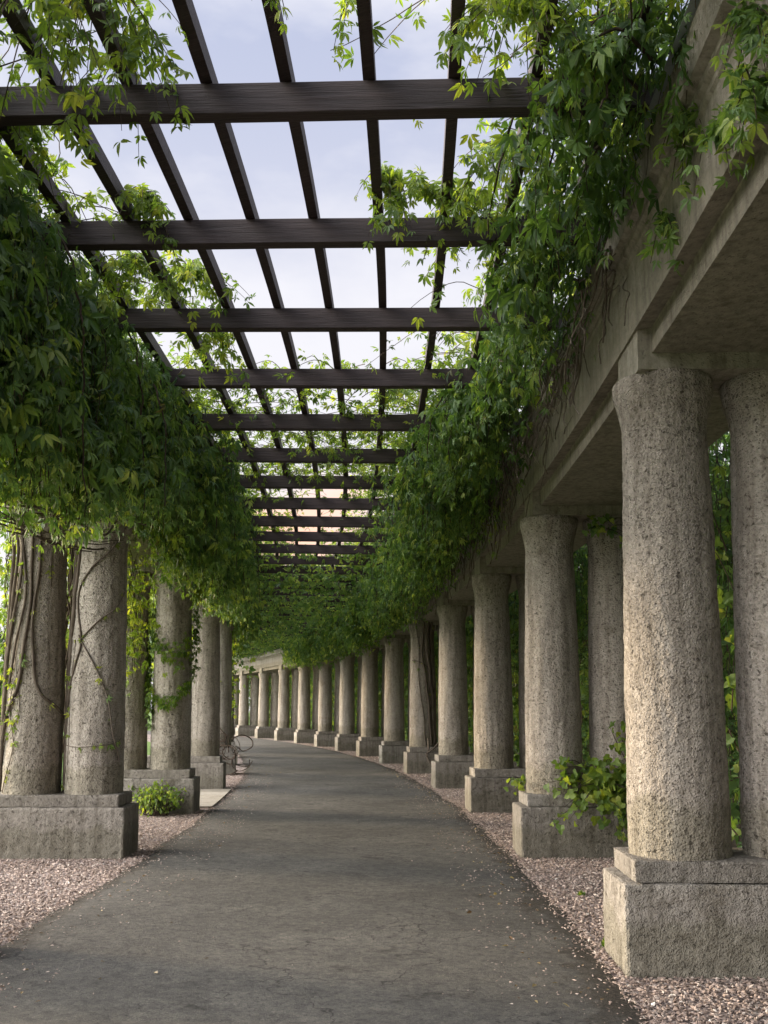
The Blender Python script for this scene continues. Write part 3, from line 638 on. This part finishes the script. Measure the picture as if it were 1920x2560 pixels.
# vines wrapped round the fifth right column and its plinth
col_stems(4, 1, 'inner', [([(.2, .72), (.0, 1.6), (-.35, 2.4), (-.3, 3.0), (-.5, 3.9)], .012), ([(.7, .72), (.5, 1.6), (.25, 2.4), (-.05, 3.1), (.1, 3.9)], .03), ([(1.0, .72), (.9, 1.6), (.6, 2.5), (.35, 3.3), (.4, 3.9)], .05),
    ([(1.35, .72), (1.2, 1.6), (.95, 2.6), (.7, 3.9)], .06), ([(1.6, .72), (1.5, 1.8), (1.2, 2.8), (1.0, 3.9)], .06), ([(-1.0, 2.9), (-.2, 2.85), (.6, 2.7), (1.1, 2.75)], .014), ([(1.1, .72), (.55, 1.9), (.8, 3.2)], .025)],
    'grey bark vine stems wrapping the right side of the fifth right column', 3)
def free_stems(name, label, paths, mat='twig', k=6, cat='climbing plant'):
    T = Tubes()
    for pts, rr in paths: q = smooth_path(pts, 9); T.add(q, np.linspace(rr, rr*.75, len(q)), k)
    loc = paths[0][0][0]; o = T.build(name, M[mat], None, loc); o.location = loc; tag(o, label, cat); return o
def F_(ph, sg, t, rad, h):
    """point relative to plinth: t metres in front of its camera-side face (negative = nearer), rad metres out from its path end"""
    a = th(ph); er = np.array([math.cos(a), math.sin(a), 0]); et = np.array([-math.sin(a), math.cos(a), 0])
    return P(ph, WID if sg > 0 else 0, h) + er*sg*rad + et*t
free_stems('climbing_vine', 'grey root forking down the face of the fifth right plinth', [
    ([F_(4, 1, -.0, .95, .95), F_(4, 1, -.06, .72, .68), F_(4, 1, -.05, .52, .5), F_(4, 1, -.08, .62, .25), F_(4, 1, -.2, 1.05, .02)], .03),
    ([F_(4, 1, -.02, .55, .9), F_(4, 1, -.05, .55, .6), F_(4, 1, -.06, .5, .45), F_(4, 1, -.1, .8, .12), F_(4, 1, -.25, 1.2, .0)], .022),
    ([F_(4, 1, -.02, 1.1, 1.0), F_(4, 1, -.05, 1.2, .6), F_(4, 1, -.12, 1.3, .3), F_(4, 1, -.2, 1.5, .0)], .05)], 'bark')
pp = [([F_(4, -1, .05, .1, .9), F_(4, -1, -.1, -.15, 1.0), F_(4, -1, .0, -.38, .9), F_(4, -1, -.1, -.42, .72), F_(4, -1, 0, -.2, .6), F_(4, -1, -.1, -.05, .7)], .017)]
for i in range(16):
    c0 = F_(4, -1, rng.uniform(-.3, .05), rng.uniform(-.12, .6), rng.uniform(.1, 1.0)); q = [c0]
    a = rng.uniform(0, 6.28)
    for k in range(6):
        a += rng.uniform(.5, 1.15); q.append(q[-1] + np.array([math.cos(a)*.16, rng.normal(0, .06), math.sin(a)*.16]))
    q = [np.array([x[0], x[1], max(.03, x[2])]) for x in q]; pp.append((q, rng.uniform(.008, .018)))
free_stems('vine_tangle', 'dark tangle of bare looping stems at the corner of the fourth left plinth', pp)
T_ = []
for i in range(10):
    o = -1.15 - rng.uniform(0, .7); T_.append((P(np.array([.75, 1.0, 1.2, 1.5, 1.9, 2.2]), .1+rng.uniform(-.3, .05)+.08*rng.normal(0, 1, 6), 4.12+.07*rng.normal(0, 1, 6)), rng.uniform(.008, .022)))
free_stems('climbing_vine', 'bundle of woody runners under the left concrete beam above the nearest left columns', T_, 'bark')
T_ = []
for i in range(15):
    m = 7; T_.append((P(np.linspace(.02+rng.uniform(-.1, .1), 1.0+rng.uniform(0, .25), m), rng.uniform(-.55, .12)+.05*rng.normal(0, 1, m), np.linspace(3.08, 3.72, m)+rng.uniform(-.08, .25)+.05*rng.normal(0, 1, m)-.12*np.sin(np.linspace(0, 3.1, m))), rng.uniform(.006, .016)))
free_stems('climbing_vine', 'sagging woody runners along the lower edge of the near left creeper', T_, 'bark')
T_ = []
for i in range(16):
    a = P(1.25+rng.uniform(-.05, .3), -1.5+rng.uniform(-.2, .4), 0); z = np.linspace(0.05, 4.1, 7); q = np.array([a + np.array([rng.normal(0, .09), rng.normal(0, .09), zz]) for zz in z]); T_.append((q, rng.uniform(.01, .028)))
free_stems('climbing_vine', 'dark upright vine stems standing behind the nearest left column pair', T_, 'twig')
# hanging stems and roots that show below the right creeper
for ph in (0, 1, 2, 3):
    T_ = []
    for i in range(70):
        q0 = ph + rng.uniform(0, 1); z0 = rng.uniform(4.5, 5.0); o0 = WID + rng.uniform(-.05, .2); n_ = 6; ln = rng.uniform(.35, 1.0)*(.7 if ph == 0 else 1)
        T_.append((P(q0+.05*np.cumsum(rng.normal(0, .5, n_)), o0+.04*np.cumsum(rng.normal(-.2, .7, n_)), z0-np.linspace(0, ln, n_)), rng.uniform(.003, .011)))
    free_stems('climbing_vine', 'bare brown stems hanging under the creeper ' + where(ph, 1), T_, 'bark', 4)
# the garland on the second left column
L = Leaves()
def garl(a0, h0, a1, h1, n_, sag, w):
    for t in np.linspace(0, 1, n_):
        for _ in range(3):
            a = a0+(a1-a0)*t; h = h0+(h1-h0)*t - sag*math.sin(t*math.pi) + rng.normal(0, w); p = on_col(2, -1, 'inner', a, max(.8, h), rng.uniform(.02, .12)); out = p - on_col(2, -1, 'inner', a, max(.8, h), -.1)
            L.add(p[None], (np.array([0, 0, -1.]) + .4*out*5 + rng.normal(0, .3, 3))[None], (out*8 + rng.normal(0, .3, 3) + np.array([0, 0, .4]))[None], np.array([.085*rng.uniform(.7, 1.2)]), np.array([np.clip(rng.beta(2.4, 2.2), 0, 1)]))
garl(-1.3, 3.0, 1.5, 2.95, 46, .5, .12); garl(1.3, 3.6, 1.5, 2.6, 34, 0, .12); garl(-1.4, 2.1, 1.4, 2.45, 40, .55, .05); garl(-1.5, 3.2, -1.3, 1.6, 50, 0, .1); garl(-1.5, 2.4, -.9, 1.5, 34, 0, .08)
vine('garland_creeper', (L, Tubes()), 'five', P(2, 0, 1), 'bright green creeper garland draped round the second left inner column', None, 'leafy')
# ------------------------------------------------------------------ clumps at the plinths
def clump(n_, c, rad, size, mode_up=.2, col=.2):
    L = Leaves(); p = rng.normal(0, .42, (n_, 3))*np.array(rad) + c; p[:, 2] = np.maximum(p[:, 2], .03)
    out = unit(p-c); L.add(p, out*.6 + np.array([0, 0, mode_up]) + rng.normal(0, .5, (n_, 3)), out + rng.normal(0, .4, (n_, 3)) + np.array([0, 0, .4]), size*rng.uniform(.6, 1.25, n_), np.clip(rng.beta(2, 2.4, n_)+col, 0, 1))
    return L
L = Leaves(); T = Tubes()
def spray(base, tip, n_, w, size, up=.3):
    mid = (base+tip)/2 + np.array([0, 0, up*.3]) + rng.normal(0, .04, 3); q = smooth_path([base, mid, tip], 8); T.add(q, np.linspace(.006, .002, len(q)), 4)
    i = rng.integers(3, len(q), n_); p = q[i] + rng.normal(0, w, (n_, 3)); et = er_et(1.0)[1]
    L.add(p, np.array([0, 0, -1.])*rng.uniform(.1, 1, (n_, 1)) + rng.normal(0, .6, (n_, 3)), -et*.9 + rng.normal(0, .35, (n_, 3)) + np.array([0, 0, .5]), size*rng.uniform(.6, 1.2, n_), np.clip(rng.beta(2, 2, n_)+.12, 0, 1))
for i in range(34):
    spray(F_(1, 1, .1, 1.0+rng.uniform(-.2, .3), .8), F_(1, 1, -rng.uniform(.05, .32), rng.uniform(.30, 1.4), rng.uniform(.38, 1.02)), 11, .05, .095)
spray(F_(1, 1, .1, .85, .85), F_(1, 1, -.08, .35, 1.0), 9, .03, .07); spray(F_(1, 1, -.1, .8, .6), F_(1, 1, -.12, .3, .38), 12, .03, .055, 0)
for i in range(3): spray(F_(1, 1, -.1, 1.15, .5), F_(1, 1, -.2, 1.0+.05*i, .2), 6, .03, .08, 0)
for i in range(5): spray(F_(1, 1, .02, 1.2, 1.0), F_(1, 1, -.1, 1.05+rng.uniform(-.15, .15), rng.uniform(1.2, 1.75)), 5, .04, .075)
vine('broadleaf_vine', (L, T), 'broad', F_(1, 1, 0, 1, .8), 'clump of broad round green leaves spilling over the second right plinth', None, 'leafy')
L = Leaves(); T = Tubes()
for i in range(5): spray(F_(1, 1, .6, .1, .68), F_(1, 1, .25+rng.uniform(-.1, .2), -.1+.06*i, .74+rng.uniform(-.1, .15)), 5, .03, .06)
vine('broadleaf_vine', (L, T), 'broad', F_(1, 1, .5, 0, .7), 'small leafy sprig at the path end of the second right plinth', None, 'leafy')
L = Leaves(); T = Tubes()
for i in range(8): spray(F_(1, 1, .2, 1.0, 3.7), F_(1, 1, -.25, rng.uniform(.75, 1.6), rng.uniform(3.3, 3.75)), 9, .05, .08)
vine('broadleaf_vine', (L, T), 'broad', F_(1, 1, 0, 1, 3.6), 'leafy sprig hanging under the concrete beam by the second right columns', None, 'leaf')
L = Leaves(); T = Tubes()
for i in range(10): spray(F_(0, 1, .7, 1.0+rng.uniform(-.1, .1), .2+i*.28), F_(0, 1, .9, rng.uniform(.78, 1.1), .1+i*.33), 9, .06, .09)
vine('broadleaf_vine', (L, T), 'broad', F_(0, 1, .9, 1, 0), 'bright broad leaves showing between the two nearest right columns', None, 'leaf')
# the shrub before the second left plinth
L = Leaves(); T = Tubes(); cb = F_(2, -1, -.25, .55, 0)
for i in range(90):
    a = rng.uniform(0, 6.28); rr = rng.random()**.6*.42; hh = rng.uniform(.22, .56)*(1-.5*rr); tip = cb + np.array([math.cos(a)*rr*1.25, math.sin(a)*rr*.7, hh])
    spray(cb + np.array([math.cos(a)*rr*.5, math.sin(a)*rr*.3, .01]), tip, 8, .035, .075)
vine('low_shrub', (L, T), 'simple', cb, 'low bushy green shrub growing in the gravel before the second left plinth', None, 'leafy', cat='shrub')
# slender sprays near the lens: hanging over the right fascia, on the third beam, and by the roof edge
def tuft(ph, o, h, n_, ln, label, size=.085, lm='leafy', spread=.25):
    L = Leaves(); T = Tubes()
    for i in range(n_):
        a = rng.uniform(0, 6.28); m = 9; t = np.linspace(0, 1, m); b = P(ph, o, h); q = b + np.stack([math.cos(a)*spread*t*rng.uniform(.3, 1.2), math.sin(a)*spread*t*rng.uniform(.3, 1.2), .10*np.sin(t*3)*rng.random() - ln*rng.uniform(.3, 1)*t**1.5], -1)
        T.add(q, np.linspace(.005, .002, m), 3)
        L.add(q + rng.normal(0, .02, q.shape), np.array([0, 0, -1.])*rng.uniform(.4, 1.2, (m, 1)) + rng.normal(0, .45, (m, 3)), rng.normal(0, .5, (m, 3)) - er_et(ph)[1]*.8 + np.array([0, 0, .4]), size*rng.uniform(.6, 1.2, m), np.clip(rng.beta(2, 2, m)+.1, 0, 1))
    vine('creeper_tuft', (L, T), 'fine', P(ph, o, h), label, 'creeper tufts', lm)
tuft(.05, 2.91, 5.32, 16, .5, 'creeper tuft hanging from the fifth bare rafter onto the second beam', .085, 'leafy', .22)
tuft(.06, 3.15, 5.25, 10, .3, 'low creeper runner along the second beam between two right hand rafters', .08, 'leafy', .42)
tuft(.09, 1.12, 5.3, 18, .5, 'creeper tuft draped over the second beam near the left', .09, 'leafy', .38)
tuft(.30, .80, 5.3, 16, .45, 'light green creeper draped over the third beam at its left', .09, 'leafy', .4)
tuft(.38, 1.18, 5.35, 20, .35, 'light green creeper tuft on top of the third beam toward the left', .09, 'leafy', .5)
tuft(.62, 1.22, 5.3, 16, .45, 'creeper tuft over the fourth beam toward the left', .09, 'leafy', .35)
tuft(-.33, 1.42, 5.42, 20, .75, 'big creeper spray hanging through the roof at the top left', .09, 'leafy', .5)
tuft(-.34, 1.15, 5.4, 18, .8, 'leafy creeper spray hanging at the top left corner of the roof', .09, 'leafy', .5)
tuft(-.25, 1.50, 5.3, 9, .5, 'creeper leaves draped across the left end of the widest beam', .09, 'leafy', .45)
tuft(-.12, .62, 5.3, 20, .5, 'creeper mass on the outermost left rafters before the second beam', .09, 'leafy', .5)
tuft(-.30, 3.66, 5.35, 34, .6, 'pale creeper spray beside the rafter at the top right', .085, 'leafy', .42)
tuft(-.02, 3.72, 5.35, 26, .5, 'yellow green creeper on the rafters right of the second beam', .085, 'leafy', .45)
tuft(.12, 3.38, 5.35, 22, .4, 'yellow green creeper runners above the right end of the third beam', .08, 'leafy', .5)
tuft(-.31, 2.75, 5.3, 2, .3, 'single leafy shoot hanging at the top edge of the photo', .07, 'leafy', .1)
tuft(-.36, 2.35, 5.3, 2, .3, 'little leafy shoot hanging at the top edge beside a middle rafter', .07, 'leafy', .12)
for i, (q, h, n_) in enumerate([(-.51, 4.45, 7), (-.50, 4.15, 8), (-.40, 4.3, 5), (-.20, 4.35, 6), (-.30, 4.65, 7)]):
    tuft(q, WID+.14, h, n_, .35, 'thin creeper shoot with few leaves hanging down the bare concrete fascia, %s of five' % ONES[i], .085, 'leaf', .14)
# weeds in the gravel
def weeds(name, q, o, n_, hh, label):
    p = P(q, o, 0) + rng.normal(0, .012, (n_, 3))*np.array([1, 1, 0]); L = Leaves(); L.add(p, np.array([0, 0, 1.]) + rng.normal(0, .5, (n_, 3)), rng.normal(0, 1, (n_, 3)), hh*rng.uniform(.5, 1.2, n_), rng.random(n_))
    V, F, A = build_simple(L); r = link(name, mesh(name, V-P(q, o, 0), F, A), M['grass']); r.location = P(q, o, 0); tag(r, label, 'weed')
weeds('weed', .55, 4.55, 26, .05, 'tiny green weed in the gravel between the two nearest right plinths'); weeds('weed', .16, 4.38, 30, .07, 'small yellow green weed against the corner of the nearest right plinth')
weeds('weed', .56, 4.85, 14, .04, 'tiniest weed in the gravel, farther from the path than its neighbour')
L = Leaves(); m = 420; q = rng.uniform(-.6, 6, m); o = np.where(rng.random(m) < .65, 4.15-abs(rng.normal(0, .35, m)), .35+abs(rng.normal(0, .5, m)))
L.add(P(q, o, .032), rng.normal(0, 1, (m, 3))*np.array([1, 1, .12]), np.array([0, 0, 1.]) + rng.normal(0, .35, (m, 3)), rng.uniform(.02, .055, m), rng.random(m))
V, F, A = build_simple(L); tag(link('leaf_litter', mesh('leaf_litter', V, F, A), M['litter']), 'dry brown leaf litter scattered over the asphalt near its edges', kind='stuff')
# paving slabs between the second and third left plinths
for i in range(5):
    q0 = 2.2 + i*.157; V = []
    for z in (-.03, .035):
        for q, o in ((q0, -1.9), (q0+.152, -1.9), (q0+.152, .17), (q0, .17)): V.append(P(q, o, z)-P(q0, 0, 0))
    s_ = link('paving_slab', mesh('paving_slab', V, [(3, 2, 1, 0), (4, 5, 6, 7), (0, 1, 5, 4), (1, 2, 6, 5), (2, 3, 7, 6), (3, 0, 4, 7)]), M['slab']); s_.location = P(q0, 0, 0)
    tag(s_, 'long pale paving slab beside the path between left plinths, %s counting from the nearest' % nth(i), 'paving slab', 'paving slabs')
# ------------------------------------------------------------------ trees beyond
def tree_parts(seed, H, R_, nleaf, size, trunkh):
    rg = np.random.default_rng(seed); T = Tubes(); T.add([(0, 0, 0), (.1, .05, trunkh*.6), (0, .1, trunkh), (.1, 0, H*.75)], [.02*H+.06, .018*H+.04, .015*H+.03, .03], 8)
    cen = []
    for i in range(26):
        a = rg.uniform(0, 6.28); z = trunkh*.7 + (H-trunkh*.7)*rg.random()**.8; rr = R_*math.sqrt(max(.05, 1-((z-H*.55)/(H*.55))**2))*rg.uniform(.25, .95)
        c = np.array([math.cos(a)*rr, math.sin(a)*rr, z]); cen.append(c); T.add([(0, 0, z*.62), tuple(c*.55+np.array([0, 0, z*.35])), tuple(c)], [.05, .035, .012], 5)
    cen = np.array(cen); k = rg.integers(0, len(cen), nleaf); rad = rg.uniform(.35, .75, len(cen))*R_*.42
    v = unit(rg.normal(0, 1, (nleaf, 3)))*(rg.random((nleaf, 1))**.45); p = cen[k] + v*rad[k][:, None]*np.array([1, 1, .75])
    L = Leaves(); L.add(p, v + rg.normal(0, .6, (nleaf, 3)) - np.array([0, 0, .3]), rg.normal(0, .6, (nleaf, 3)) + np.array([0, 0, .7]), size*rg.uniform(.6, 1.3, nleaf), np.clip(rg.beta(2, 2, nleaf), 0, 1))
    V, F, A = build_simple(L); tm = mesh('trunk', np.concatenate(T.V), np.concatenate(T.F), smooth=True); tm.materials.append(M['trunk']); cm = mesh('crown', V, F, A); cm.materials.append(M['treeleaf'])
    return tm, cm
TP = [tree_parts(1, 8.5, 3.2, 9000, .24, 2.0), tree_parts(2, 9.5, 3.6, 9000, .26, 2.4), tree_parts(3, 3.4, 2.2, 6000, .17, .5)]
def tree(k, loc, s, label, name='tree', cat='tree', group='trees beyond the colonnade'):
    r = empty(name, loc, random.uniform(0, 6.28)); r.scale = (s, s, s*random.uniform(.9, 1.1)); tag(r, label, cat, group)
    link('trunk', TP[k][0], None, r); link('crown', TP[k][1], None, r)
for i in range(11):
    q = -.6 + i*1.25; tree(i % 2, P(q, WID+7.0+random.uniform(-.8, 1.5), -.02), random.uniform(.85, 1.1), 'dark leafy tree behind the vine curtain near the %s right column pair' % nth(max(0, int(round(q)))) + (' and farther back' if i in (1,) else ''))
for i in range(8):
    q = .3 + i*1.3; tree(2, P(q, WID+4.4+random.uniform(-.3, .5), -.02), random.uniform(.8, 1.1), 'dense green bush behind the columns near the %s right column pair' % nth(int(round(q))), 'bush', 'bush', 'bushes beyond the colonnade')
lt = [(-13, 22, 2, .8), (-16, 25, 2, .9), (-20, 30, 2, 1.0), (-24, 34, 2, 1.1), (-18, 33, 2, .9), (-27, 42, 2, 1.2), (-46, 84, 0, 1.2), (-60, 98, 1, 1.3), (-38, 88, 1, 1.1), (-70, 110, 0, 1.5), (-52, 104, 1, 1.4)]
for i, (x, y, k, s) in enumerate(lt):
    x, y = x*.969-y*.246, x*.246+y*.969
    tree(k, (x, y, -.03), s, ('round green bush on the lawn left of the colonnade, %s from the nearest' if k == 2 else 'distant tree across the lawn on the left, %s from the nearest') % nth(i), 'bush' if k == 2 else 'tree', 'bush' if k == 2 else 'tree', 'bushes on the lawn' if k == 2 else 'distant trees')
_seen = {}
for o in bpy.data.objects:
    if 'label' in o:
        if len(o['label'].split()) > 16: print('LONG', o.name, o['label'])
        if o['label'] in _seen: print('DUP', o.name, o['label'])
        _seen[o['label']] = 1
print('objects', len(bpy.data.objects), 'tris', sum(len(m.polygons)*(2 if len(m.polygons) and m.polygons[0].loop_total == 4 else 1) for m in bpy.data.meshes))
